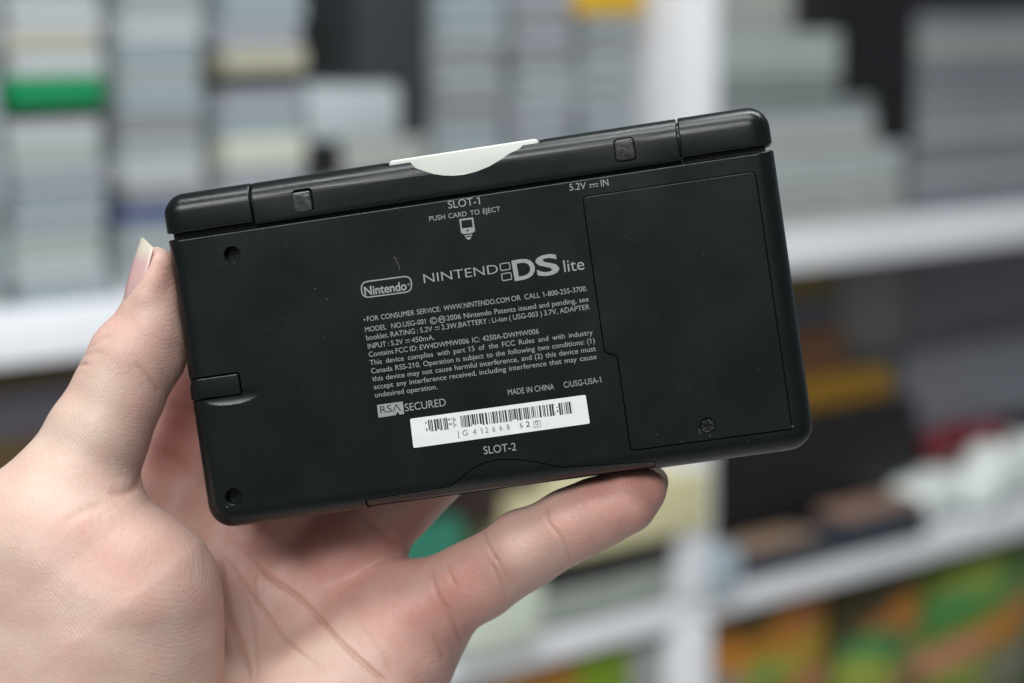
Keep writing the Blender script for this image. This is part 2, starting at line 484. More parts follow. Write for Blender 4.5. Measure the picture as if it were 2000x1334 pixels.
def bag(x0, x1, y0, y1, t, base, art, label, dep=0.07):
    ym, xm = (y0 + y1) / 2, (x0 + x1) / 2
    s0, s1 = S(x0, ym, t)[0], S(x1, ym, t)[0]
    h1, h0 = S(xm, y0, t)[1], S(xm, y1, t)[1]
    pat = []
    for (px, py, rx, ry, tilt, col) in art:
        a_, b_ = S(px, py, t)
        pat.append((a_, b_, abs(S(px + rx, py, t)[0] - a_), abs(S(px, py + ry, t)[1] - b_), math.radians(tilt), col))
    nx, nz = 48, 48
    V, F, CL = [], [], []
    for side in (0, 1):
        for j in range(nz + 1):
            for i in range(nx + 1):
                a, c = i / nx, j / nz
                puff = (max(0, math.sin(math.pi * a)) ** .5) * (max(0, math.sin(math.pi * c)) ** .5)
                wob = 0.004 * math.sin(9 * a + 5 * c + s0 * 40) * puff
                y = (-1 if side == 0 else 1) * (dep / 2 * puff + 0.0008) + wob
                V.append(((a - .5) * (s1 - s0), y + dep / 2, c * (h1 - h0)))
                col = np.array(base)
                ss_, hh_ = s0 + a * (s1 - s0), h0 + c * (h1 - h0)
                for (sa_, ha_, rs_, rh_, tl, cc) in pat:
                    dx, dy = ss_ - sa_, hh_ - ha_
                    u_, v_ = dx * math.cos(tl) + dy * math.sin(tl), -dx * math.sin(tl) + dy * math.cos(tl)
                    q = math.sqrt((u_ / rs_) ** 2 + (v_ / rh_) ** 2)
                    f = min(1, max(0, (1.28 - q) / .56))
                    col = col * (1 - f) + np.array(cc) * f
                CL.append((*col, 1))
    N = (nx + 1) * (nz + 1)
    q = lambda s, i, j: s * N + j * (nx + 1) + i
    for j in range(nz):
        for i in range(nx):
            F.append((q(0, i, j), q(0, i + 1, j), q(0, i + 1, j + 1), q(0, i, j + 1)))
            F.append((q(1, i, j), q(1, i, j + 1), q(1, i + 1, j + 1), q(1, i + 1, j)))
    for i in range(nx):
        F.append((q(0, i, 0), q(1, i, 0), q(1, i + 1, 0), q(0, i + 1, 0)))
        F.append((q(0, i, nz), q(0, i + 1, nz), q(1, i + 1, nz), q(1, i, nz)))
    for j in range(nz):
        F.append((q(0, 0, j), q(0, 0, j + 1), q(1, 0, j + 1), q(1, 0, j)))
        F.append((q(0, nx, j), q(1, nx, j), q(1, nx, j + 1), q(0, nx, j + 1)))
    me = mesh('bag', V, F)
    at_ = me.color_attributes.new('print', 'FLOAT_COLOR', 'POINT')
    at_.data.foreach_set('color', np.array(CL).ravel())
    o = link('snack_bag', me, M_PRINT, None, 60)
    o.location = P3((s0 + s1) / 2, t, h0); o.rotation_euler = (0, 0, YAW)
    tag(o, label, 'bag', 'printed bags under the lower shelf')
    return o


bag(1398, 1655, 1168, 1500, 0.02, (0.30, 0.13, 0.012),
    [(1490, 1222, 42, 22, 10, DK), (1590, 1200, 60, 24, 12, RE), (1560, 1285, 110, 30, 14, YE), (1430, 1290, 40, 40, 0, OR), (1505, 1318, 48, 28, 0, LI), (1500, 1330, 26, 14, 0, GR),
     (1605, 1325, 44, 22, 0, SA), (1420, 1350, 40, 30, 0, TN)], 'orange and yellow printed bag just right of the post foot')
bag(1668, 1830, 1120, 1480, 0.03, DK,
    [(1790, 1195, 55, 34, 10, OR), (1735, 1225, 30, 20, 0, RE), (1715, 1265, 44, 30, 10, GR), (1800, 1262, 60, 24, 14, (0.22, 0.32, 0.08)), (1700, 1325, 40, 40, 0, LI), (1790, 1312, 70, 20, 16, SA)],
    'dark printed bag with green and orange patches between two brighter bags')
bag(1822, 2090, 1070, 1420, 0.02, (0.10, 0.17, 0.02),
    [(1850, 1085, 80, 26, 14, DK), (1930, 1140, 70, 30, 14, LI), (1995, 1160, 50, 34, 10, GR), (1880, 1195, 60, 22, 14, GR), (1930, 1240, 120, 26, 18, OR), (1870, 1290, 70, 24, 16, SA),
     (1985, 1215, 50, 20, 14, OR), (1975, 1295, 60, 34, 10, TN), (1900, 1325, 40, 20, 0, LI)], 'lime and orange printed bag in the bottom right corner', 0.12)
item('storage_box', 985, 1128, 1285, 1480, 0.02, 0.12, cmat('rust_card', (0.34, 0.15, 0.02)), 'rust orange box under the lower shelf by the hand', 'box')
item('storage_box', 1128, 1232, 1268, 1480, 0.02, 0.12, cmat('olive_card', (0.16, 0.24, 0.01)), 'olive green box under the lower shelf next to the rust one', 'box')
item('storage_box', 1234, 1322, 1240, 1480, 0.02, 0.12, cmat('dove_card', (0.27, 0.27, 0.26)), 'dove grey box under the lower shelf against the post', 'box')
# ------------------------------------------------------------------ the console, held back side up
MM = 0.001
PW = Vector((0.0335653623, -0.0961329125, 0.143691216))
PT = Vector((-5.83961337, 4.55070691, -501.824236))
RD = Matrix.Rotation(PW.length, 3, PW.normalized())
BASIS = Matrix((RIGHT, UP, BACK)).transposed()
CON_M = Matrix.Translation(CAM + BASIS @ (PT * MM)) @ (BASIS @ RD).to_4x4()


def dev(x, y, wz=0.0):               # photograph pixel -> (u, v) in millimetres on the console plane wz above its back face
    d = Vector(((x - 1000) / FPX, (667 - y) / FPX, -1.0))
    n = RD @ Vector((0, 0, 1))
    p0 = PT + n * wz
    k = p0.dot(n) / d.dot(n)
    q = RD.transposed() @ (d * k - PT)
    return q.x, q.y


def mm(verts): return [(a * MM, b * MM, c * MM) for a, b, c in verts]


def rr(l, r, b, t, rad, n=8):        # rounded rectangle, counter clockwise; rad = (bl, br, tr, tl)
    pts = []
    for (cx, cy, rd, a0) in ((l + rad[0], b + rad[0], rad[0], 180), (r - rad[1], b + rad[1], rad[1], 270),
                             (r - rad[2], t - rad[2], rad[2], 0), (l + rad[3], t - rad[3], rad[3], 90)):
        for i in range(n + 1):
            a = math.radians(a0 + 90 * i / n)
            pts.append((cx + rd * math.cos(a), cy + rd * math.sin(a)))
    return pts


def loft(rings, cap=True):
    n = len(rings[0])
    V, F = [], []
    for r in rings: V += r
    for k in range(len(rings) - 1):
        for i in range(n):
            j = (i + 1) % n
            F.append((k * n + i, k * n + j, (k + 1) * n + j, (k + 1) * n + i))
    if cap:
        F.append(tuple(range(n - 1, -1, -1)))
        F.append(tuple(range((len(rings) - 1) * n, len(rings) * n)))
    return mesh('loft', mm(V), F)


def fillet(poly, rads, n=6):
    out = []
    m_ = len(poly)
    for i in range(m_):
        p0, p, p1 = (Vector(poly[(i - 1) % m_]), Vector(poly[i]), Vector(poly[(i + 1) % m_]))
        r = rads[i] if hasattr(rads, '__len__') else rads
        if r <= 0:
            out.append((p.x, p.y)); continue
        a, b = (p0 - p).normalized(), (p1 - p).normalized()
        ang = a.angle(b)
        d = min(r / math.tan(ang / 2), (p0 - p).length * .49, (p1 - p).length * .49)
        A, B = p + a * d, p + b * d
        for k in range(n + 1):
            t = k / n
            q = A * (1 - t) ** 2 + p * 2 * t * (1 - t) + B * t * t
            out.append((q.x, q.y))
    return out


def ccw(poly):
    a = sum(poly[i][0] * poly[(i + 1) % len(poly)][1] - poly[(i + 1) % len(poly)][0] * poly[i][1] for i in range(len(poly)))
    return poly if a > 0 else poly[::-1]


def offset(poly, d):                 # positive d grows a counter clockwise polygon
    n = len(poly); out = []
    for i in range(n):
        p0, p, p1 = Vector(poly[i - 1]), Vector(poly[i]), Vector(poly[(i + 1) % n])
        e0, e1 = (p - p0).normalized(), (p1 - p).normalized()
        n0, n1 = Vector((e0.y, -e0.x)), Vector((e1.y, -e1.x))
        b = (n0 + n1).normalized()
        c = max(0.4, b.dot(n0))
        q = p + b * (d / c)
        out.append((q.x, q.y))
    return out


def prism(poly, w0, w1, bev=0.0):
    poly = ccw(poly)
    rings = [[(x, y, w0) for x, y in poly]]
    if bev:
        rings.append([(x, y, w1 - bev) for x, y in poly])
        for a in (30, 60, 90):
            a = math.radians(a)
            rings.append([(x, y, w1 - bev + bev * math.sin(a)) for x, y in offset(poly, -bev * (1 - math.cos(a)))])
    else:
        rings.append([(x, y, w1) for x, y in poly])
    return loft(rings)


def disc(x, y, r, w0, w1, n=40):
    return prism([(x + r * math.cos(2 * math.pi * i / n), y + r * math.sin(2 * math.pi * i / n)) for i in range(n)], w0, w1)


def edge_shell(l, r, b, t, R, wlo, whi, ins, drop, ktop, n=20, lo_ins=0.6):
    """slab whose upper edge rolls off elliptically on three sides"""
    rings = []
    for i in (lo_ins, 0):
        rings.append([(x, y, wlo + (lo_ins - i)) for x, y in rr(l + i, r - i, b + i, t - i * ktop, (R[0] - i, R[1] - i, R[2], R[3]))])
    for k in range(n + 1):
        a = math.radians(90 * k / n)
        i = ins * (1 - abs(math.cos(a)) ** .8); ww = whi - drop * (1 - math.sin(a) ** .8)
        rings.append([(x, y, ww) for x, y in rr(l + i, r - i, b + i, t - i * ktop, (max(.4, R[0] - i), max(.4, R[1] - i), R[2], R[3]))])
    return rings


def bar(u0, u1, v0, v1, w0, w1, rad, e0, e1, kv0=0.15, n=8):
    """bar along u with a rounded (v, w) profile and rounded ends; rad = (v0w0, v1w0, v1w1, v0w1)"""
    rings = []
    def sec(u, i):
        q = rr(v0 + i * kv0, v1 - i, w0, w1 - i * .8, [max(.06, x - i * .8) for x in rad], 8)
        return [(u, a, b) for a, b in q]
    for k in range(n + 1):
        a = math.radians(90 * k / n)
        rings.append(sec(u0 + e0 * (1 - math.cos(a)), e0 * (1 - math.sin(a))))
    for k in range(n, -1, -1):
        a = math.radians(90 * k / n)
        rings.append(sec(u1 - e1 * (1 - math.cos(a)), e1 * (1 - math.sin(a))))
    return loft(rings)


console = empty('handheld_console', (0, 0, 0))
console.matrix_world = CON_M
tag(console, 'black folded handheld game console, back side with grey print and barcode sticker', 'game console')


def part(name, me, m, parent=None, sm=28, wn=False, label=None):
    o = link(name, me, m, parent or console, sm)
    if wn:
        k = o.modifiers.new('wn', 'WEIGHTED_NORMAL'); k.keep_sharp = True; k.weight = 80
    if label: o['label'] = label
    return o


VT = (dev(345, 467)[1] + dev(1490, 293)[1]) / 2          # top edge of the back shell, under the hinge
UL, UR, VB, VH = -67.85, 67.0, -37.5, 37.4
shell = edge_shell(UL, UR, VB, VT, (5.6, 5.6, 0.5, 0.5), -11.9, 0.0, 4.6, 5.5, 0.15)
body = loft(shell)

# battery cover outline
bp = [dev(*p) for p in ((1138, 385), (1181, 688), (1206, 695), (1232, 880), (1547, 838), (1475, 335))]
bpoly = ccw(fillet(bp, (1.3, 1.0, 1.0, 1.3, 0.5, 1.2)))
batt_pocket = prism(offset(bpoly, 0.17), -1.6, 1.0)
# slot cover at the bottom edge, with its finger notch
a0, a1 = dev(714, 978), dev(1277, 903)
arc = [(880, 951), (897, 937), (920, 918), (945, 905), (975, 898), (1005, 898), (1040, 902), (1070, 908), (1100, 914)]
sp_ = [dev(*p) for p in arc]
spoly = [(a0[0], VB - 2), (a0[0], a0[1])] + sp_ + [(a1[0], a1[1]), (a1[0], VB - 2)]
spoly = ccw(spoly)
slot_pocket = prism(offset(spoly, 0.20), -8.0, 1.0)
# screw wells and strap post
s1_, s2_ = dev(453, 497), dev(455, 970)
st0, st1 = dev(376, 757), dev(468, 745)
sv0, sv1 = dev(420, 777)[1], dev(420, 734)[1]
strap_pocket = prism(rr(UL - 2, st1[0] + .25, sv0 - .22, sv1 + .18, (.2, .8, .8, .2)), -5, 1.0)
bmx = bmesh.new()
sx, sy = dev(452, 779)
r_ = bmesh.ops.create_uvsphere(bmx, u_segments=48, v_segments=24, radius=1)
for v in bmx.verts:
    v.co = Vector(((sx + v.co.x * 11.5) * MM, (sy + 0.5 + v.co.y * 3.3) * MM, (1.6 + v.co.z * 1.98) * MM))
scoop = bpy.data.meshes.new('scoop'); bmx.to_mesh(scoop); bmx.free()
body = boolean(body, [batt_pocket, slot_pocket] + [loft([[(q[0] + r * math.cos(i * math.pi / 20), q[1] + r * math.sin(i * math.pi / 20), z) for i in range(40)] for r, z in ((1.7, -.25), (1.97, .02), (1.98, .5))]) for q in (s1_, s2_)] + [ disc(*s1_, 1.75, -3.2, 1), disc(*s2_, 1.75, -3.2, 1), strap_pocket, scoop])
part('back_shell', body, M_BLACK, wn=True)


def screw_mesh(x, y, r, w0, w1):
    d = disc(x, y, r, w0, w1, 32)
    c1 = prism([(x - r * .6, y - r * .13), (x + r * .6, y - r * .13), (x + r * .6, y + r * .13), (x - r * .6, y + r * .13)], w1 - .5, w1 + 1)
    c2 = prism([(x - r * .13, y - r * .6), (x + r * .13, y - r * .6), (x + r * .13, y + r * .6), (x - r * .13, y + r * .6)], w1 - .5, w1 + 1)
    return boolean(d, [c1, c2])


for q in (s1_, s2_): part('screw', screw_mesh(q[0], q[1], 1.45, -3.1, -2.6), M_BLACK)

# battery cover with its screw well
bs = dev(1382, 832)
cov = prism(bpoly, -1.55, 0.0, 0.22)
cov = boolean(cov, [disc(*bs, 1.85, -1.2, 1)])
cover = part('battery_cover', cov, M_BLACK, wn=True)
part('screw', screw_mesh(bs[0], bs[1], 1.45, -1.15, -0.75), M_DSTEEL, cover)

# slot cover: the prism cut to the rounded shape of the shell, sitting slightly lower
shell2 = edge_shell(UL + .3, UR - .3, VB + .5, VT, (5.6, 5.6, 0.5, 0.5), -11.9, -0.2, 4.6, 5.5, 0.06)
sc2 = boolean(prism(spoly, -7.9, 1.0), [loft(shell2)], 'INTERSECT')
part('slot_cover', sc2, M_BLACK, wn=True)
# strap post
part('strap_post', bar(UL + .15, st1[0], sv0, sv1, -5, -.30, (.2, .2, .55, .55), 3.2, .6, kv0=0.1), M_BLACK)

# lid half below
lid = edge_shell(UL + .1, UR - .1, VB + .1, VT - .2, (5.6, 5.6, 1.0, 1.0), -21.5, -12.3, .5, .5, 0.06, 4, 3.0)
part('lid', loft(lid), M_BLACK)

# hinge: centre barrel of the base and the two caps of the lid
HB0 = VT + 0.25
hu0, hu1 = dev(491, 395)[0], dev(1323, 265)[0]
barrel = bar(hu0, hu1, HB0, VH, -11.5, -0.45, (1, 4.0, 4.2, 1.0), .3, .3)
ca, cb = dev(756, 325), dev(1050, 283)
card_poly = [(ca[0] - .9, HB0 + 2.0), (cb[0] + 1.1, HB0 + 2.0), (cb[0] + 1.1, VH + 3), (ca[0] - .9, VH + 3)]
card_slot = prism(card_poly, -6.5, -2.2)
arcp = [(800, 318), (808, 327), (828, 334), (845, 339.5), (865, 342.5), (885, 343), (905, 341), (930, 335), (955, 325), (975, 313), (995, 299), (1012, 291), (1022, 280)]
ap = [dev(*p, 0.0) for p in arcp]
arc_cut = prism([(ap[0][0], VH + 3)] + ap + [(ap[-1][0], VH + 3)], -3.0, 3.0)
pads = []
for (x, y) in ((591, 391), (1220, 292)):
    u, v = dev(x, y, 0.2)
    pads.append((u, v))
wells = [prism(rr(u - 2.3, u + 2.3, v - 2.55, v + 2.55, (.9, .9, .9, .9)), -2.2, 3) for u, v in pads]
barrel = boolean(barrel, [card_slot, arc_cut] + wells)
part('hinge_barrel', barrel, M_BLACK, sm=32)
CU0, CU1 = dev(324, 430)[0] - 1.05, dev(1503, 240)[0]
part('hinge_cap', bar(CU0, hu0 - .35, VT + 1.0, VH + .05, -20.5, -0.10, (1, 5, 4.2, 0.8), 4.8, .4), M_BLACK, sm=32)
part('hinge_cap', bar(hu1 + .35, CU1, VT + 1.0, VH + .05, -20.5, -0.10, (1, 5, 4.2, 0.8), .4, 4.8), M_BLACK, sm=32)
part('hinge_core', bar(CU0 + 1.6, CU1 - 1.6, VT - 1.5, VT + 1.6, -10, -2.6, (.5, .5, .5, .5), .3, .3), M_BLACK)
for uq in (hu0 - .2, hu1 + .2): part('hinge_pin', bar(uq - 2.5, uq + 2.5, VT + 1.6, VH - .9, -10, -1.7, (.5, 3.4, 3.6, .5), .3, .3), M_BLACK)
(u, v) = pads[0]
part('rubber_pad', prism(rr(u - 2.25, u + 1.75, v - 2.5, v + 1.9, (.8, .7, .5, .4)), -2.1, -.25, .22), M_RUBBER, label='pale worn rubber pad sunk askew in its well')
(u, v) = pads[1]
part('rubber_pad', prism(rr(u - 2.1, u + 2.1, v - 2.3, v + 2.3, (.8, .8, .8, .8)), -2.1, -.30, .28), M_RUBBER2, label='dark rubber pad filling its well')

# white game card in the slot of the hinge: a thing of its own
gc = prism(rr(ca[0] + .05, cb[0], HB0 + 2.2, dev(900, 300)[1] + .95, (.3, .3, .9, .9)), -6.2, -3.0, .35)
card = link('game_card', gc, M_CARD, None, 30)
card.matrix_world = CON_M
lab = prism(rr(ca[0] + 4.2, cb[0] - 4.2, HB0 + 2.6, HB0 + 4.55, (.3, .3, .3, .3)), -3.1, -2.94, .03)
link('card_step', lab, M_CARD, card, 30)
tag(card, 'small white game card pushed into the slot in the black console hinge', 'game card')

# ------------------------------------------------------------------ printing on the back
_fc = {}


def glyphs(s, bold=0.0):
    key = (s, bold)
    if key in _fc: return _fc[key]
    c = bpy.data.curves.new('t', 'FONT')
    c.body = s; c.offset = bold; c.resolution_u = 4; c.fill_mode = 'FRONT'
    o = bpy.data.objects.new('t', c); COL.objects.link(o)
    me = baked(o)
    bpy.data.objects.remove(o)
    V = [tuple(v.co) for v in me.vertices]; F = [tuple(p.vertices) for p in me.polygons]
    xs = [v[0] for v in V]
    _fc[key] = (V, F, min(xs), max(xs), s)
    return _fc[key]


CAPH = max(v[1] for v in glyphs('H')[0])
WPRINT = 0.03


class Ink:
    def __init__(s, wz=WPRINT): s.V, s.F, s.w = [], [], wz
    def add(s, V, F):
        n = len(s.V); s.V += V; s.F += [tuple(i + n for i in f) for f in F]
    def text(s, string, p0, p1, cap, bold=0.0, slant=0.0, base='H', sp=1.0):
        """string set between two baseline pixels, cap height in pixels, extra width given to the spaces"""
        A, B = Vector(dev(*p0)), Vector(dev(*p1))
        d = (B - A); L = d.length; d.normalize(); nrm = Vector((-d.y, d.x))
        h = cap * 0.1116 / CAPH if base == 'H' else cap * 0.1116 / max(v[1] for v in glyphs(base)[0])
        words = string.split(' ')
        g = [glyphs(q, bold) if q else None for q in words]
        wid = [(q[3] - q[2]) if q else 0 for q in g]
        space = 0.40 * sp
        tot = sum(wid) + space * (len(words) - 1)
        k = L / tot
        x = 0.0
        for q, wd in zip(g, wid):
            if q:
                V, F, lo, hi, word = q
                vv = []
                for (a, b, _) in V:
                    pt = A + d * ((x + a - lo) * k + slant * b * h) + nrm * (b * h)
                    vv.append((pt.x, pt.y, s.w))
                s.add(vv, F)
                word = q[4]
                for i, ch in enumerate(word):
                    if ch == '1':
                        hi1 = glyphs(word[:i + 1], bold)[3]; g1 = glyphs('1', bold)
                        xl = hi1 - (g1[3] - g1[2])
                        fl = [(xl + .02, CAPH), (xl - .13, CAPH - .10), (xl - .13, CAPH - .19), (xl + .02, CAPH - .10)]
                        pp = [A + d * ((x + a - lo) * k) + nrm * (b * h) for a, b in fl]
                        s.add([(p.x, p.y, s.w) for p in pp], [(0, 1, 2, 3)])
            x += wd + space
    def poly(s, pts):
        n = len(pts); s.add([(a, b, s.w) for a, b in pts], [tuple(range(n))])
    def band(s, outer, inner):
        n = len(outer)
        s.add([(a, b, s.w) for a, b in outer + inner], [(i, (i + 1) % n, n + (i + 1) % n, n + i) for i in range(n)])
    def ring(s, px, r, th, n=28):
        c = dev(*px); r *= .1116; th *= .1116
        f = lambda q: [(c[0] + q * math.cos(2 * math.pi * i / n), c[1] + q * math.sin(2 * math.pi * i / n)) for i in range(n)]
        s.band(f(r), f(r - th))
    def frame(s, quad, rad, th):
        p = ccw(fillet([dev(*q) for q in quad], rad, 5))
        s.band(p, offset(p, -th))
    def line(s, p0, p1, th):
        a, b = Vector(dev(*p0)), Vector(dev(*p1)); d = (b - a).normalized(); n = Vector((-d.y, d.x)) * th * .0558
        s.poly([tuple(a - n), tuple(b - n), tuple(b + n), tuple(a + n)])
    def done(s, name, m, parent=None, label=None):
        me = bpy.data.meshes.new(name); me.from_pydata(mm(s.V), [], s.F)
        o = link(name, me, m, parent or console)
        if label: o['label'] = label
        return o


def dc_sign(k, x0, x1, y, th=1.6):   # the direct current sign: a bar above three dashes
    k.line((x0, y), (x1, y - (x1 - x0) * .14), th)
    L = x1 - x0
    for i in range(3):
        xa = x0 + L * (i * .38) + .5
        k.line((xa, y + 4.5 - (xa - x0) * .14), (xa + L * .24, y + 4.5 - (xa - x0 + L * .24) * .14), th)


k = Ink(); k.text('SLOT-1', (876, 407.5), (938, 399), 14.8); k.text('PUSH CARD TO EJECT', (839, 432), (977.5, 412.5), 9.4, sp=1.2)
k.done('slot_label', M_INK)
# eject pictogram
k = Ink()
ic = [dev(*p) for p in ((897, 428), (924, 424.5), (928, 451), (923, 455), (905, 457.5), (900.5, 454.5))]
hole = [dev(*p) for p in ((900.5, 431), (921.5, 428.2), (923.5, 443.5), (902.5, 446.3))]
hh_ = [hole[0], hole[1], hole[2], hole[2], hole[3], hole[3]]
k.band(ic, hh_)
k.line((907.5, 461), (922, 459), 2.6)
k.poly([dev(908.5, 464.2), dev(921.5, 462.3), dev(916, 469)])
k.done('eject_icon', M_INK)
k = Ink(.045); k.poly([dev(909, 449.4), dev(917.5, 448.2), dev(913.8, 452.4)]); k.done('icon_arrow', M_DARKINK)
k = Ink(); k.text('5.2V', (1113, 372.5), (1145, 368.5), 13); dc_sign(k, 1151, 1168, 361); k.text('IN', (1174.5, 364.5), (1189, 362.3), 13)
k.done('voltage_label', M_INK)
k = Ink(); k.text('SLOT-2', (945.5, 887.3), (1008.8, 879.3), 15); k.done('slot_label', M_INK)
# company oval
k = Ink(); k.frame(((703.5, 550.5), (803.5, 537), (806, 570), (706.5, 583.5)), 1.72, 0.27)
k.text('Nintendo', (712.5, 577), (795, 566), 16.5, bold=0.022); k.ring((798, 555.5), 2.2, .8)
k.done('company_logo', M_INK)
# product line
k = Ink()
k.text('NINTEND', (828.5, 553), (973.5, 533.5), 17.5, bold=-0.006)
k.frame(((975.3, 515), (995.3, 511.6), (997.8, 526.3), (977.7, 529.8)), .38, .20)
k.frame(((978.2, 534.5), (998.3, 531), (1000.7, 546), (980.6, 549.5)), .38, .20)
k.text('D', (1005.5, 548), (1048, 540.5), 38, bold=0.022)
k.text('S', (1050, 540), (1094, 533), 38, bold=0.022)
k.text('lite', (1102.5, 531.5), (1142, 526), 23, base='l')
k.done('product_logo', M_INK)
# small print
k = Ink()
CH = 9.9
k.ring((712, 624.5), 1.7, 1.6)
k.text('FOR CONSUMER SERVICE:', (717.5, 628), (861, 608), CH)
k.text('WWW.NINTENDO.COM', (867, 607), (995.5, 589.3), CH)
k.text('OR CALL 1-800-255-3700.', (999.5, 588.5), (1147, 568), CH, sp=1.4)
k.text('MODEL  NO.USG-001', (713.8, 648.8), (832, 632.3), CH)
k.ring((846.7, 626.3), 7, 1.3); k.text('C', (843.4, 630.4), (850, 629.4), 7.5)
k.ring((863, 623.8), 7, 1.3); k.text('M', (859.5, 627.8), (866.5, 626.8), 7)
k.text('2006 Nintendo Patents issued and pending, see', (873, 626.3), (1150, 588.6), CH)
k.text('booklet. RATING : 5.2V', (716, 664.7), (845, 646.7), CH, sp=.8)
dc_sign(k, 849.5, 858.5, 639.5, 1.3)
k.text('2.3W,BATTERY : Li-ion ( USG-003 ) 3.7V, ADAPTER', (863, 644), (1152, 604), CH, sp=.8)
k.text('INPUT : 5.2V', (719, 681.3), (787.5, 671.8), CH, sp=.8)
dc_sign(k, 791.5, 800.5, 664.5, 1.3)
k.text('450mA.', (804.5, 669.5), (849, 663.2), CH)
k.text('Contains FCC ID: EW4DWMW006', (721, 697.2), (916.5, 670.2), CH, sp=.8)
k.text('IC: 4250A-DWMW006', (923, 669.2), (1053, 651.5), CH)
k.text('This device complies with part 15 of the FCC Rules and with industry', (723, 713.3), (1158, 653.5), CH, sp=1.4)
k.text('Canada RSS-210. Operation is subject to the following two conditions: (1)', (725.5, 729.5), (1162, 669.7), CH)
k.text('this device may not cause harmful interference, and (2) this device must', (728, 745), (1164.3, 685.3), CH)
k.text('accept any interference received, including interference that may cause', (730.5, 760.5), (1165.5, 701), CH)
k.text('undesired operation.', (733, 776.3), (854.5, 759.8), CH)
k.done('fine_print', M_INK)
k = Ink(); k.text('MADE IN CHINA', (993, 772), (1082.7, 760.3), 11.3); k.text('C/USG-USA-1', (1101.8, 757.5), (1174.6, 747), 11.3)
k.done('origin_label', M_INK)
# security badge
k = Ink()
k.poly(ccw([dev(*p) for p in ((736.3, 791), (786.5, 784), (789.5, 808.5), (780.5, 809.8), (776.5, 804), (773, 810.8), (739.3, 815.7))]))
k.text('SECURED', (791.8, 803.5), (871.5, 792.5), 14.8)
badge = k.done('security_badge', M_INK)
k = Ink(.045); k.text('RS', (743.5, 807.5), (766, 804.3), 14)
k.line((768.5, 804), (773.6, 789.8), 1.9); k.line((773.6, 789.8), (782.5, 802), 1.9)
k.done('badge_letters', M_DARKINK, badge)

# serial sticker
stq = ccw([dev(*p) for p in ((800.8, 818), (1143.8, 771), (1152.3, 827), (807.6, 875))])
stk = part('serial_sticker', prism(fillet(stq, (.4, .4, .4, .4)), 0.0, 0.07, 0.0), M_STICK)
rb = random.Random(11)
k, kf = Ink(.11), Ink(.11)
x = 0.0
A0, A1, B0, B1 = (830, 821.2), (1116, 784), (833, 844), (1119, 807)
lerp = lambda a, b, t: (a[0] + (b[0] - a[0]) * t, a[1] + (b[1] - a[1]) * t)
while x < 286:
    wd = rb.choice((1.3, 1.3, 2.4, 2.4, 3.6)); gap = rb.choice((1.2, 1.3, 2.0, 3.0))
    t0, t1 = x / 286, min(1, (x + wd) / 286)
    faint = (42 < x < 58 and rb.random() < .8) or x < 5 or (250 < x < 260)
    q = kf if faint else k
    pieces = [(0, 1)]
    if faint: pieces = [(a, a + rb.uniform(.1, .3)) for a in (rb.uniform(0, .3), rb.uniform(.45, .7))]
    elif rb.random() < .10: pieces = [(0, rb.uniform(.85, .97))]
    if not (58 < x < 66):
        for a, b in pieces:
            q.poly([dev(*lerp(lerp(A0, A1, t0), lerp(B0, B1, t0), b)), dev(*lerp(lerp(A0, A1, t1), lerp(B0, B1, t1), b)),
                    dev(*lerp(lerp(A0, A1, t1), lerp(B0, B1, t1), a)), dev(*lerp(lerp(A0, A1, t0), lerp(B0, B1, t0), a))])
    x += wd + gap
k.done('barcode', M_BAR, stk)
kf.text('J', (893.5, 852.5), (897, 852), 10.5); kf.text('G 4 1', (904, 851.3), (943, 846.3), 10.5, sp=1.6)
kf.text('2 6 6 8', (948.5, 845.2), (996, 838.8), 10.5, sp=1.6); kf.text('6', (1016, 835.8), (1022, 835), 10.5)
kf.text('0', (1046, 831), (1052, 830.2), 8.5); kf.frame(((1041.5, 822.5), (1055.5, 820.6), (1057, 833.5), (1043, 835.4)), .1, .11)
kf.done('serial_number', M_FADED, stk)
k = Ink(.11); k.text('2', (1028, 834.2), (1035.5, 833.2), 10.8); k.done('serial_digit', M_BAR, stk)
# scuffs, lint and chips left by use
k = Ink(.02)
for (x, y, dx, dy, th) in ((1546, 833, 4, -1, 3.2), (442, 990, 3.5, 0, 3.2), (1366, 838, 1, 9, 1.6), (1385, 851, 3, 1, 2), (1330, 862, 2, 1, 1.5), (1280, 849, 3, 0, 1.3), (614, 563, 3, 2, 1.4), (637, 586, 4, -3, 1.3),
                           (1218, 463, 3, -2, 1.2), (1372, 494, 2, 2, 1.2), (1245, 560, 2, 1, 1.1), (967, 720, 2, 2, 1.3), (726, 735, 1, 4, 1.1), (905, 1000, 3, 0, 1.0), (560, 480, 3, 1, 1.0), (1480, 720, 2, 3, 1.0),
                           (880, 742, 2, 1, 1.0), (1410, 600, 3, 1, .9), (520, 640, 1, 3, .9), (1205, 520, 1, 3, .9)):
    k.line((x, y), (x + dx, y + dy), th)
k.done('scuff_marks', mat('scuff', (0.06, 0.066, 0.06), rough=0.6))
k = Ink(.02)
hr_ = [(768, 505), (770, 502), (774, 505), (773, 509), (777, 514), (780, 521), (781, 528)]
for a_, b_ in zip(hr_[:-1], hr_[1:]): k.line(a_, b_, 1.0)
k.done('lint_hair', mat('lint', (0.10, 0.08, 0.06), rough=0.7))

# ------------------------------------------------------------------ the hand
def HP(px, py, depth):               # photograph pixel at a given distance in millimetres -> camera space millimetres
    return np.array([(px - 1000) / FPX * depth, (667 - py) / FPX * depth, -depth], dtype=np.float64)


VOX = 0.8
LO = np.array([-172.0, -150.0, -575.0]); HI = np.array([45.0, 32.0, -462.0])
NX, NY, NZ = [int(math.ceil(q / VOX)) for q in (HI - LO)]
AX = [LO[i] + VOX * np.arange(n, dtype=np.float32) for i, n in enumerate((NX, NY, NZ))]


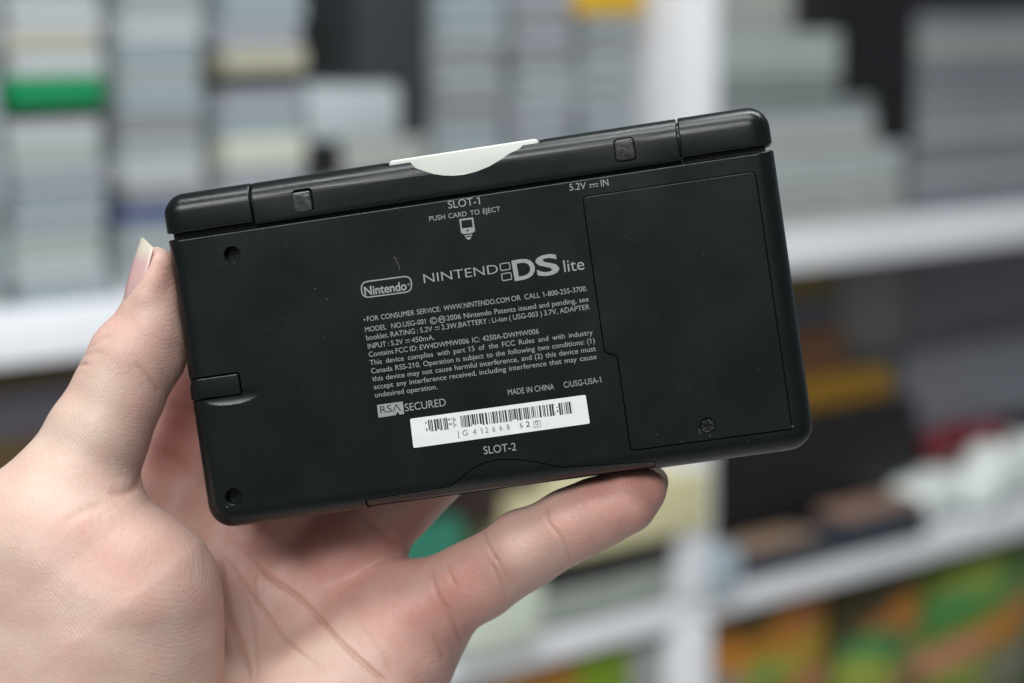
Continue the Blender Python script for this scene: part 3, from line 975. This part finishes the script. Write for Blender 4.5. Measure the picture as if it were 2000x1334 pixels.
def smin(a, b, k):
    h = np.maximum(k - np.abs(a - b), 0) / k
    return np.minimum(a, b) - h * h * k * 0.25


class Field:
    def __init__(s): s.v = np.full((NX, NY, NZ), 25.0, dtype=np.float32)
    def box(s, lo, hi):
        i0 = np.maximum(0, np.floor((lo - LO) / VOX).astype(int)); i1 = np.minimum([NX, NY, NZ], np.ceil((hi - LO) / VOX).astype(int) + 1)
        return tuple(slice(a, b) for a, b in zip(i0, i1))
    def grid(s, sl):
        return np.meshgrid(AX[0][sl[0]], AX[1][sl[1]], AX[2][sl[2]], indexing='ij', sparse=True)
    def cone(s, A, ra, B, rb, k, flat=None):
        m = max(ra, rb) + 22
        sl = s.box(np.minimum(A, B) - m, np.maximum(A, B) + m)
        X, Y, Z = s.grid(sl)
        d = B - A; L2 = float(d @ d) + 1e-9
        t = np.clip(((X - A[0]) * d[0] + (Y - A[1]) * d[1] + (Z - A[2]) * d[2]) / L2, 0, 1)
        dx, dy, dz = X - (A[0] + t * d[0]), Y - (A[1] + t * d[1]), Z - (A[2] + t * d[2])
        if flat: dz = dz / flat
        q = np.sqrt(dx * dx + dy * dy + dz * dz) - (ra + t * (rb - ra))
        s.v[sl] = smin(s.v[sl], q.astype(np.float32), k)
    def chain(s, pts, k):
        for (a, b) in zip(pts[:-1], pts[1:]):
            s.cone(HP(*a[:3]), a[3], HP(*b[:3]), b[3], k)
    def ball(s, p, r, k): s.cone(HP(*p), r, HP(*p) + 1e-3, r, k)
    def join(s, o, k): s.v = smin(s.v, o.v, k)


THUMB = [(307, 533, 515, 4.6), (300, 588, 515, 5.5), (288, 648, 515, 7.6), (258, 704, 515, 9.3), (233, 765, 515, 9.9), (192, 850, 515, 11.0),
         (142, 955, 514, 13.0), (88, 1085, 512, 16.8)]
PINKY = [(1262, 957, 512, 4.8), (1228, 974, 512, 6.8), (1172, 1000, 513, 7.7), (1114, 1026, 514, 8.1), (1024, 1074, 518, 8.6), (925, 1136, 524, 9.3), (815, 1195, 530, 11.0)]
RING = [(690, 1075, 541, 9.6), (840, 912, 536.5, 9.2), (1010, 760, 531.5, 8.2), (1120, 690, 529.5, 6.8)]
MIDDLE = [(550, 975, 545, 9.8), (690, 770, 539.5, 9.2), (850, 600, 534.5, 8.4), (945, 520, 532.5, 6.9)]
INDEX = [(380, 860, 546, 10.2), (425, 650, 542, 9.4), (560, 520, 538.5, 8.4), (650, 462, 537, 6.9)]

palm = Field()
for a, b in (((150, 1620, 537, 18), (385, 880, 548, 10.5)), ((230, 1650, 540, 18), (545, 985, 547, 10.5)),
             ((310, 1680, 540, 18), (690, 1085, 543, 10.5)), ((420, 1700, 535, 20), (812, 1205, 533, 11.5))):
    palm.cone(HP(*a[:3]), a[3], HP(*b[:3]), b[3], 9)
palm.cone(HP(600, 1500, 524), 23, HP(745, 1290, 529), 15.5, 9)      # heel of the hand under the little finger
palm.cone(HP(250, 1640, 533), 24, HP(150, 1950, 533), 25, 10)        # wrist
palm.cone(HP(430, 1690, 532), 23, HP(330, 1950, 533), 24, 10)
for ch, k in ((INDEX, 2.5), (MIDDLE, 2.5), (RING, 2.5)):
    f = Field(); f.chain(ch, 1.2); palm.join(f, 4.0)
f = Field(); f.chain(PINKY, 2.0); palm.join(f, 5.0)
th = Field(); th.chain(THUMB, 3.0)
th.cone(HP(286, 628, 514.6), 5.3, HP(306, 522, 515.2), 4.3, 1.2)           # nail bed
th.chain([(311, 526, 518, 3.7), (315, 600, 518, 4.3), (321, 668, 518, 4.7), (318, 705, 517, 4.8)], 4)                                     # pulp pressed against the console
th.chain([(265, 606, 511.6, 1.5), (284, 580, 510.9, 1.6), (299, 547, 511.0, 1.6), (311, 512, 511.7, 1.5)], 3.0)   # skin fold along the nail
ten = Field()
ten.cone(HP(136, 1092, 512), 18, HP(208, 1190, 513), 23.0, 12)
ten.cone(HP(208, 1190, 513), 23.0, HP(203, 1380, 514), 27.5, 12)
ten.cone(HP(75, 1075, 514), 19, HP(40, 1400, 520), 26, 12)
th.join(ten, 5.0)
palm.join(th, 7.0)
VOL = palm.v


def surface_nets(v):
    ins = v < 0
    c = np.zeros(tuple(n - 1 for n in v.shape), dtype=np.uint8)
    for i in (0, 1):
        for j in (0, 1):
            for k in (0, 1):
                c += ins[i:v.shape[0] - 1 + i, j:v.shape[1] - 1 + j, k:v.shape[2] - 1 + k]
    act = (c > 0) & (c < 8)
    idx = np.argwhere(act)
    ids = np.full(act.shape, -1, dtype=np.int64); ids[act] = np.arange(len(idx))
    acc = np.zeros((len(idx), 3)); cnt = np.zeros(len(idx))
    cor = [(i, j, k) for i in (0, 1) for j in (0, 1) for k in (0, 1)]
    for a in cor:
        for ax in range(3):
            if a[ax] == 0:
                b = list(a); b[ax] = 1
                va = v[idx[:, 0] + a[0], idx[:, 1] + a[1], idx[:, 2] + a[2]]; vb = v[idx[:, 0] + b[0], idx[:, 1] + b[1], idx[:, 2] + b[2]]
                m = (va < 0) != (vb < 0)
                t = va[m] / (va[m] - vb[m])
                p = np.tile(np.array(a, float), (m.sum(), 1)); p[:, ax] += t
                acc[m] += p; cnt[m] += 1
    P = (idx + acc / cnt[:, None]) * VOX + LO
    Q = []
    for ax in range(3):
        o = [q for q in range(3) if q != ax]
        sa = [slice(1, -1)] * 3; sa[ax] = slice(0, -1); sb = list(sa); sb[ax] = slice(1, None)
        A, B = ins[tuple(sa)], ins[tuple(sb)]
        for sgn in (True, False):
            e = np.argwhere((A == sgn) & (B != sgn)) + np.array([0 if q == ax else 1 for q in range(3)])
            def at(d0, d1):
                w_ = e.copy(); w_[:, o[0]] += d0; w_[:, o[1]] += d1
                return ids[w_[:, 0], w_[:, 1], w_[:, 2]]
            q = np.stack([at(-1, -1), at(0, -1), at(0, 0), at(-1, 0)], 1)
            if (ax == 1) == sgn: q = q[:, ::-1]
            Q.append(q)
    return P, np.concatenate(Q)


HV, HF = surface_nets(VOL)
del palm, th, ten
tmp = bpy.data.meshes.new('hand_raw'); tmp.from_pydata([tuple(p * MM) for p in HV], [], HF.tolist())
o = link('work', tmp)
sm = o.modifiers.new('s', 'SMOOTH'); sm.factor = 0.5; sm.iterations = 3
ss = o.modifiers.new('d', 'SUBSURF'); ss.levels = 1
HM = baked(o); bpy.data.objects.remove(o)
nv = len(HM.vertices)
CO = np.empty(nv * 3); HM.vertices.foreach_get('co', CO); CO = CO.reshape(-1, 3) / MM
NO = np.empty(nv * 3); HM.vertices.foreach_get('normal', NO); NO = NO.reshape(-1, 3)
PX = 1000 + FPX * CO[:, 0] / -CO[:, 2]; PY = 667 - FPX * CO[:, 1] / -CO[:, 2]
facing = NO[:, 2]


def seg_dist(pl):
    best = np.full(nv, 1e9); par = np.zeros(nv)
    for i in range(len(pl) - 1):
        a, b = np.array(pl[i], float), np.array(pl[i + 1], float)
        d = b - a; t = np.clip(((PX - a[0]) * d[0] + (PY - a[1]) * d[1]) / (d @ d), 0, 1)
        q = np.hypot(PX - a[0] - t * d[0], PY - a[1] - t * d[1])
        m = q < best; best[m] = q[m]; par[m] = (i + t[m]) / (len(pl) - 1)
    return best, par


def smooth_pl(pl, n=4):
    p = [np.array(q, float) for q in pl]; p = [2 * p[0] - p[1]] + p + [2 * p[-1] - p[-2]]
    out = []
    for i in range(1, len(p) - 2):
        for k in range(n):
            t = k / n
            out.append(tuple(0.5 * ((2 * p[i]) + (-p[i - 1] + p[i + 1]) * t + (2 * p[i - 1] - 5 * p[i] + 4 * p[i + 1] - p[i + 2]) * t * t
                                    + (-p[i - 1] + 3 * p[i] - 3 * p[i + 1] + p[i + 2]) * t ** 3)))
    out.append(tuple(p[-2]))
    return out


disp = np.zeros(nv)
crease = np.zeros(nv)
CREASES = [  # pixels along the skin fold, depth mm, half width px, depth window in mm from the camera
    ([(428, 1085), (433, 1120), (445, 1185), (462, 1240), (480, 1295), (488, 1340)], .8, 6, (495, 560)),
    ([(432, 1085), (470, 1130), (510, 1185), (548, 1240), (585, 1272), (630, 1305)], 0.5, 4.2, (495, 560)),
    ([(490, 1085), (528, 1128), (575, 1160), (622, 1205), (662, 1250), (705, 1290), (745, 1325), (765, 1345)], 1.2, 4.6, (495, 560)),
    ([(505, 1190), (500, 1150), (505, 1120)], .3, 4, (495, 560)),
    ([(470, 1130), (490, 1200), (500, 1290), (498, 1340)], .25, 5, (495, 560)),
    ([(700, 1220), (740, 1265), (770, 1320)], .25, 6, (495, 560)),
    ([(941, 1030), (950, 1056), (964, 1082), (975, 1100)], .38, 4, (480, 560)),
    ([(958, 1098), (976, 1136), (992, 1170)], .38, 4, (480, 560)),
    ([(966, 1085), (984, 1120), (1000, 1160)], .2, 4, (480, 560)),
    ([(1062, 975), (1069, 1016), (1093, 1047), (1107, 1075), (1120, 1104)], .33, 4, (480, 560)),
    ([(843, 1100), (848, 1140), (866, 1186), (890, 1227), (904, 1255)], .45, 5, (480, 560)),
    ([(870, 1095), (878, 1120), (892, 1150)], .3, 4, (480, 560)),
    ([(866, 1175), (884, 1200), (896, 1230)], .25, 4, (480, 560)),
    ([(843, 1232), (860, 1262), (871, 1295)], .3, 5, (480, 560)),
    ([(262, 708), (284, 730), (303, 752), (316, 772)], .40, 5, (480, 530)),
    ([(146, 716), (158, 712), (174, 712)], .40, 4, (480, 530)),
    ([(176, 682), (192, 668), (215, 655)], .22, 5, (480, 530)),
    ([(150, 700), (180, 690), (205, 690)], .16, 5, (480, 530)),
    ([(205, 958), (232, 965), (256, 958), (272, 940), (282, 915)], .5, 9, (480, 530)),
    ([(205, 985), (160, 1000), (120, 1025)], .25, 9, (470, 530)),
    ([(375, 1010), (395, 1050), (402, 1110), (400, 1160)], .08, 6, (480, 530)),
    ([(395, 1020), (412, 1060), (418, 1100)], .10, 5, (480, 530)),
    ([(712, 1008), (745, 1040), (780, 1070)], .5, 9, (520, 560)),
    ([(320, 805), (350, 795), (392, 815)], .22, 10, (525, 560)),
    ([(305, 880), (345, 905), (380, 950)], .22, 12, (525, 560)),
]
dep = -CO[:, 2]
for pl, dd, wd, (z0, z1) in CREASES:
    d, t = seg_dist(smooth_pl(pl))
    m = (d < wd * 5) & (facing > 0.05) & (dep > z0) & (dep < z1)
    endf = np.clip(np.minimum(t, 1 - t) * 6, 0.15, 1)
    g = np.exp(-(d / wd) ** 2) * endf
    disp[m] -= (0.7 * dd * g - 0.03 * dd * np.exp(-((d - 2.0 * wd) / (1.1 * wd)) ** 2) * endf)[m]
    crease[m] = np.maximum(crease[m], (g * min(1, dd / .6))[m])


# slow unevenness of the flesh
def lump(p, r, d):
    global disp
    q = ((CO - HP(*p)) ** 2).sum(1)
    disp += d * np.exp(-q / r ** 2)


lump((355, 1050, 495), 9, .8); lump((290, 1000, 492), 9, .6); lump((180, 900, 505), 9, .5)
lump((640, 1120, 535), 12, 1.0); lump((540, 1190, 533), 10, -.6); lump((760, 1170, 525), 9, .8)
lump((300, 640, 508), 6, .5); lump((1190, 990, 507), 6, .4); lump((345, 875, 536), 8, -1.2)
lump((1020, 1075, 511), 7, .35)
rs = np.random.RandomState(3)
for _ in range(26):
    kv = rs.normal(size=3) * .22; ph = rs.uniform(0, 6.28)
    disp += 0.035 * np.sin(CO @ kv + ph)
CO2 = CO + NO * disp[:, None]

# natural skin colour zones (blood under the skin), 0 pale .. 1 red
red = np.full(nv, .28)
for p, r, a in (((300, 640, 510), 8, .25), ((330, 560, 512), 6, .25), ((290, 800, 508), 10, .15), ((340, 1060, 495), 16, .18), ((250, 1160, 490), 20, .12),
                ((1200, 990, 508), 14, .46), ((1270, 960, 508), 8, .12), ((1000, 1090, 512), 12, .15), ((900, 1160, 516), 12, .30), ((800, 1230, 520), 15, .35),
                ((640, 1120, 535), 16, .35), ((720, 1060, 535), 14, .25), ((330, 870, 536), 12, .60), ((350, 740, 535), 12, .35), ((440, 1030, 532), 10, .35),
                ((130, 870, 505), 12, -.25), ((190, 760, 505), 9, -.18), ((150, 1250, 488), 18, -.2), ((100, 1000, 500), 12, -.1), ((600, 1290, 520), 12, -.15)):
    red += a * np.exp(-((CO - HP(*p)) ** 2).sum(1) / r ** 2)
for _ in range(14):
    kv = rs.normal(size=3) * .35; ph = rs.uniform(0, 6.28)
    red += 0.022 * np.sin(CO @ kv + ph)
red = np.clip(red, 0, 1)
HANDM = Matrix.Translation(CAM) @ BASIS.to_4x4()
HM.vertices.foreach_set('co', (CO2 * MM).ravel())
HM.update()
at = HM.color_attributes.new('blood', 'FLOAT_COLOR', 'POINT')
buf = np.ones((nv, 4)); buf[:, 0] = red; buf[:, 1] = crease; buf[:, 2] = 0
at.data.foreach_set('color', buf.ravel())
HM.shade_smooth()


def skin_material():
    m = bpy.data.materials.new('skin'); m.use_nodes = True
    nt = m.node_tree; b = nt.nodes['Principled BSDF']
    b.inputs['Roughness'].default_value = 0.48
    b.inputs['Specular IOR Level'].default_value = 0.35
    b.inputs['Subsurface Weight'].default_value = 0.35
    b.inputs['Subsurface Radius'].default_value = (1.0, 0.35, 0.2)
    b.inputs['Subsurface Scale'].default_value = 0.0028
    at = nt.nodes.new('ShaderNodeAttribute'); at.attribute_name = 'blood'
    sp = nt.nodes.new('ShaderNodeSeparateColor'); nt.links.new(at.outputs['Color'], sp.inputs['Color'])
    tc = nt.nodes.new('ShaderNodeTexCoord')
    n = nt.nodes.new('ShaderNodeTexNoise'); n.inputs['Scale'].default_value = 260; n.inputs['Detail'].default_value = 6; n.inputs['Roughness'].default_value = .65
    nt.links.new(tc.outputs['Object'], n.inputs['Vector'])
    ad = nt.nodes.new('ShaderNodeMath'); ad.operation = 'MULTIPLY_ADD'; ad.inputs[1].default_value = .46; ad.inputs[2].default_value = -.23
    nt.links.new(n.outputs['Fac'], ad.inputs[0])
    nb = nt.nodes.new('ShaderNodeTexNoise'); nb.inputs['Scale'].default_value = 75; nb.inputs['Detail'].default_value = 3
    nt.links.new(tc.outputs['Object'], nb.inputs['Vector'])
    ab = nt.nodes.new('ShaderNodeMath'); ab.operation = 'MULTIPLY_ADD'; ab.inputs[1].default_value = .34; ab.inputs[2].default_value = -.17
    nt.links.new(nb.outputs['Fac'], ab.inputs[0])
    ac = nt.nodes.new('ShaderNodeMath'); ac.operation = 'ADD'
    nt.links.new(ad.outputs[0], ac.inputs[0]); nt.links.new(ab.outputs[0], ac.inputs[1]); ad = ac
    s = nt.nodes.new('ShaderNodeMath'); s.operation = 'ADD'
    nt.links.new(ad.outputs[0], s.inputs[0]); nt.links.new(sp.outputs['Red'], s.inputs[1])
    rp = nt.nodes.new('ShaderNodeValToRGB'); cr = rp.color_ramp
    cr.elements[0].position = 0.0; cr.elements[0].color = (0.615, 0.455, 0.375, 1)
    cr.elements[1].position = 1.0; cr.elements[1].color = (0.54, 0.225, 0.19, 1)
    e = cr.elements.new(.4); e.color = (0.605, 0.38, 0.32, 1)
    nt.links.new(s.outputs[0], rp.inputs['Fac'])
    mx = nt.nodes.new('ShaderNodeMix'); mx.data_type = 'RGBA'; mx.inputs['B'].default_value = (0.40, 0.17, 0.115, 1)
    mf = nt.nodes.new('ShaderNodeMath'); mf.operation = 'MULTIPLY'; mf.inputs[1].default_value = .30
    nt.links.new(sp.outputs['Green'], mf.inputs[0]); nt.links.new(mf.outputs[0], mx.inputs['Factor'])
    nt.links.new(rp.outputs['Color'], mx.inputs['A'])
    nt.links.new(mx.outputs['Result'], b.inputs['Base Color'])
    # skin grain: fine cells and ridges
    v = nt.nodes.new('ShaderNodeTexVoronoi'); v.inputs['Scale'].default_value = 1500; v.feature = 'DISTANCE_TO_EDGE'
    nt.links.new(tc.outputs['Object'], v.inputs['Vector'])
    n2 = nt.nodes.new('ShaderNodeTexNoise'); n2.inputs['Scale'].default_value = 700; n2.inputs['Detail'].default_value = 4
    nt.links.new(tc.outputs['Object'], n2.inputs['Vector'])
    a2 = nt.nodes.new('ShaderNodeMath'); a2.operation = 'MULTIPLY_ADD'; a2.inputs[1].default_value = .8
    nt.links.new(v.outputs['Distance'], a2.inputs[0]); nt.links.new(n2.outputs['Fac'], a2.inputs[2])
    # branching fine wrinkles: edges of large warped cells
    nw = nt.nodes.new('ShaderNodeTexNoise'); nw.inputs['Scale'].default_value = 180; nw.inputs['Detail'].default_value = 3
    nt.links.new(tc.outputs['Object'], nw.inputs['Vector'])
    wm = nt.nodes.new('ShaderNodeMix'); wm.data_type = 'RGBA'; wm.blend_type = 'ADD'; wm.inputs['Factor'].default_value = .006
    nt.links.new(tc.outputs['Object'], wm.inputs['A']); nt.links.new(nw.outputs['Color'], wm.inputs['B'])
    vw = nt.nodes.new('ShaderNodeTexVoronoi'); vw.feature = 'DISTANCE_TO_EDGE'; vw.inputs['Scale'].default_value = 430
    nt.links.new(wm.outputs['Result'], vw.inputs['Vector'])
    wr = nt.nodes.new('ShaderNodeMapRange'); wr.inputs['From Max'].default_value = .10; wr.inputs['To Min'].default_value = -.20; wr.inputs['To Max'].default_value = 0
    nt.links.new(vw.outputs['Distance'], wr.inputs['Value'])
    a3 = nt.nodes.new('ShaderNodeMath'); a3.operation = 'ADD'
    nt.links.new(a2.outputs[0], a3.inputs[0]); nt.links.new(wr.outputs['Result'], a3.inputs[1])
    # friction ridges
    wv = nt.nodes.new('ShaderNodeTexWave'); wv.inputs['Scale'].default_value = 560; wv.inputs['Distortion'].default_value = 7; wv.inputs['Detail'].default_value = 1.5; wv.inputs['Detail Scale'].default_value = .25
    wv.bands_direction = 'DIAGONAL'
    nt.links.new(tc.outputs['Object'], wv.inputs['Vector'])
    a4 = nt.nodes.new('ShaderNodeMath'); a4.operation = 'MULTIPLY_ADD'; a4.inputs[1].default_value = .22
    nt.links.new(wv.outputs['Fac'], a4.inputs[0]); nt.links.new(a3.outputs[0], a4.inputs[2]); a3 = a4
    # patchy shine
    rr_ = nt.nodes.new('ShaderNodeMapRange'); rr_.inputs['From Min'].default_value = .3; rr_.inputs['From Max'].default_value = .7
    rr_.inputs['To Min'].default_value = .36; rr_.inputs['To Max'].default_value = .52
    nt.links.new(n2.outputs['Fac'], rr_.inputs['Value']); nt.links.new(rr_.outputs['Result'], b.inputs['Roughness'])
    bp = nt.nodes.new('ShaderNodeBump'); bp.inputs['Strength'].default_value = .40; bp.inputs['Distance'].default_value = .00022
    nt.links.new(a3.outputs[0], bp.inputs['Height']); nt.links.new(bp.outputs['Normal'], b.inputs['Normal'])
    return m


M_SKIN = skin_material()
HM.materials.clear()
hand = link('hand', HM, M_SKIN)
hand.matrix_world = HANDM
tag(hand, 'left hand of a person gripping the console from behind, thumb up its left edge', 'hand')


# nails: curved plates with a pale free edge
def nail_material():
    m = bpy.data.materials.new('nail'); m.use_nodes = True
    nt = m.node_tree; b = nt.nodes['Principled BSDF']
    b.inputs['Roughness'].default_value = .28
    b.inputs['Subsurface Weight'].default_value = .3; b.inputs['Subsurface Radius'].default_value = (1, .5, .4); b.inputs['Subsurface Scale'].default_value = .001
    at = nt.nodes.new('ShaderNodeAttribute'); at.attribute_name = 'free'
    rp = nt.nodes.new('ShaderNodeValToRGB'); cr = rp.color_ramp
    cr.elements[0].position = 0; cr.elements[0].color = (.56, .35, .325, 1)
    cr.elements[1].position = 1; cr.elements[1].color = (.62, .57, .46, 1)
    e = cr.elements.new(.70); e.color = (.57, .36, .345, 1); e = cr.elements.new(.80); e.color = (.60, .47, .41, 1); e = cr.elements.new(.89); e.color = (.63, .57, .47, 1)
    nt.links.new(at.outputs['Fac'], rp.inputs['Fac']); nt.links.new(rp.outputs['Color'], b.inputs['Base Color'])
    return m


M_NAIL = nail_material()


def nail(name, base, tip, rad, rad_tip, mid, a0, a1, longest, nt_=28, na=28, thick=.35, back=.32):
    A, B = HP(*base), HP(*tip)
    ax = (B - A) / np.linalg.norm(B - A); L = np.linalg.norm(B - A)
    m = np.array(mid, float); m -= ax * (m @ ax); m /= np.linalg.norm(m)
    sd = np.cross(ax, m)
    V, F, fr = [], [], []
    for lay in (0, 1):
        for i in range(nt_ + 1):
            for j in range(na + 1):
                a = math.radians(a0 + (a1 - a0) * j / na)
                q = (j / na - longest) / max(longest, 1 - longest)
                t0 = 0.03 + 0.36 * abs(2 * j / na - 1) ** 2.2
                t1 = 1 - back * abs(q) ** 2.0
                t = t0 + (t1 - t0) * i / nt_
                r = rad + (rad_tip - rad) * max(0, (t - .45) / .55) ** 1.5 - lay * thick - 0.35 * max(0, 1 - t / .12) ** 2
                V.append((A + ax * L * t + r * (math.cos(a) * m + math.sin(a) * sd)) * MM); fr.append(t)
    n = (nt_ + 1) * (na + 1); q = lambda l, i, j: l * n + i * (na + 1) + j
    for i in range(nt_):
        for j in range(na):
            F.append((q(0, i, j), q(0, i, j + 1), q(0, i + 1, j + 1), q(0, i + 1, j)))
            F.append((q(1, i, j), q(1, i + 1, j), q(1, i + 1, j + 1), q(1, i, j + 1)))
    for i in range(nt_):
        F.append((q(0, i, 0), q(0, i + 1, 0), q(1, i + 1, 0), q(1, i, 0))); F.append((q(0, i, na), q(1, i, na), q(1, i + 1, na), q(0, i + 1, na)))
    for j in range(na):
        F.append((q(0, 0, j), q(1, 0, j), q(1, 0, j + 1), q(0, 0, j + 1))); F.append((q(0, nt_, j), q(0, nt_, j + 1), q(1, nt_, j + 1), q(1, nt_, j)))
    me = mesh(name, V, F)
    c = me.color_attributes.new('free', 'FLOAT_COLOR', 'POINT')
    c.data.foreach_set('color', np.repeat(np.array(fr)[:, None], 4, 1).ravel())
    return link(name, me, M_NAIL, hand, 40)


# thumb nail faces left and a little to the camera
nail('thumbnail', (282, 648, 513.9), (319, 473, 515.2), 6.05, 5.0, (-1, -.2, .12), -84, 72, .55, back=.15)
nail('fingernail', (1190, 990, 512.5), (1311, 941, 513), 6.4, 5.2, (.35, .35, -.85), -66, 66, .5)
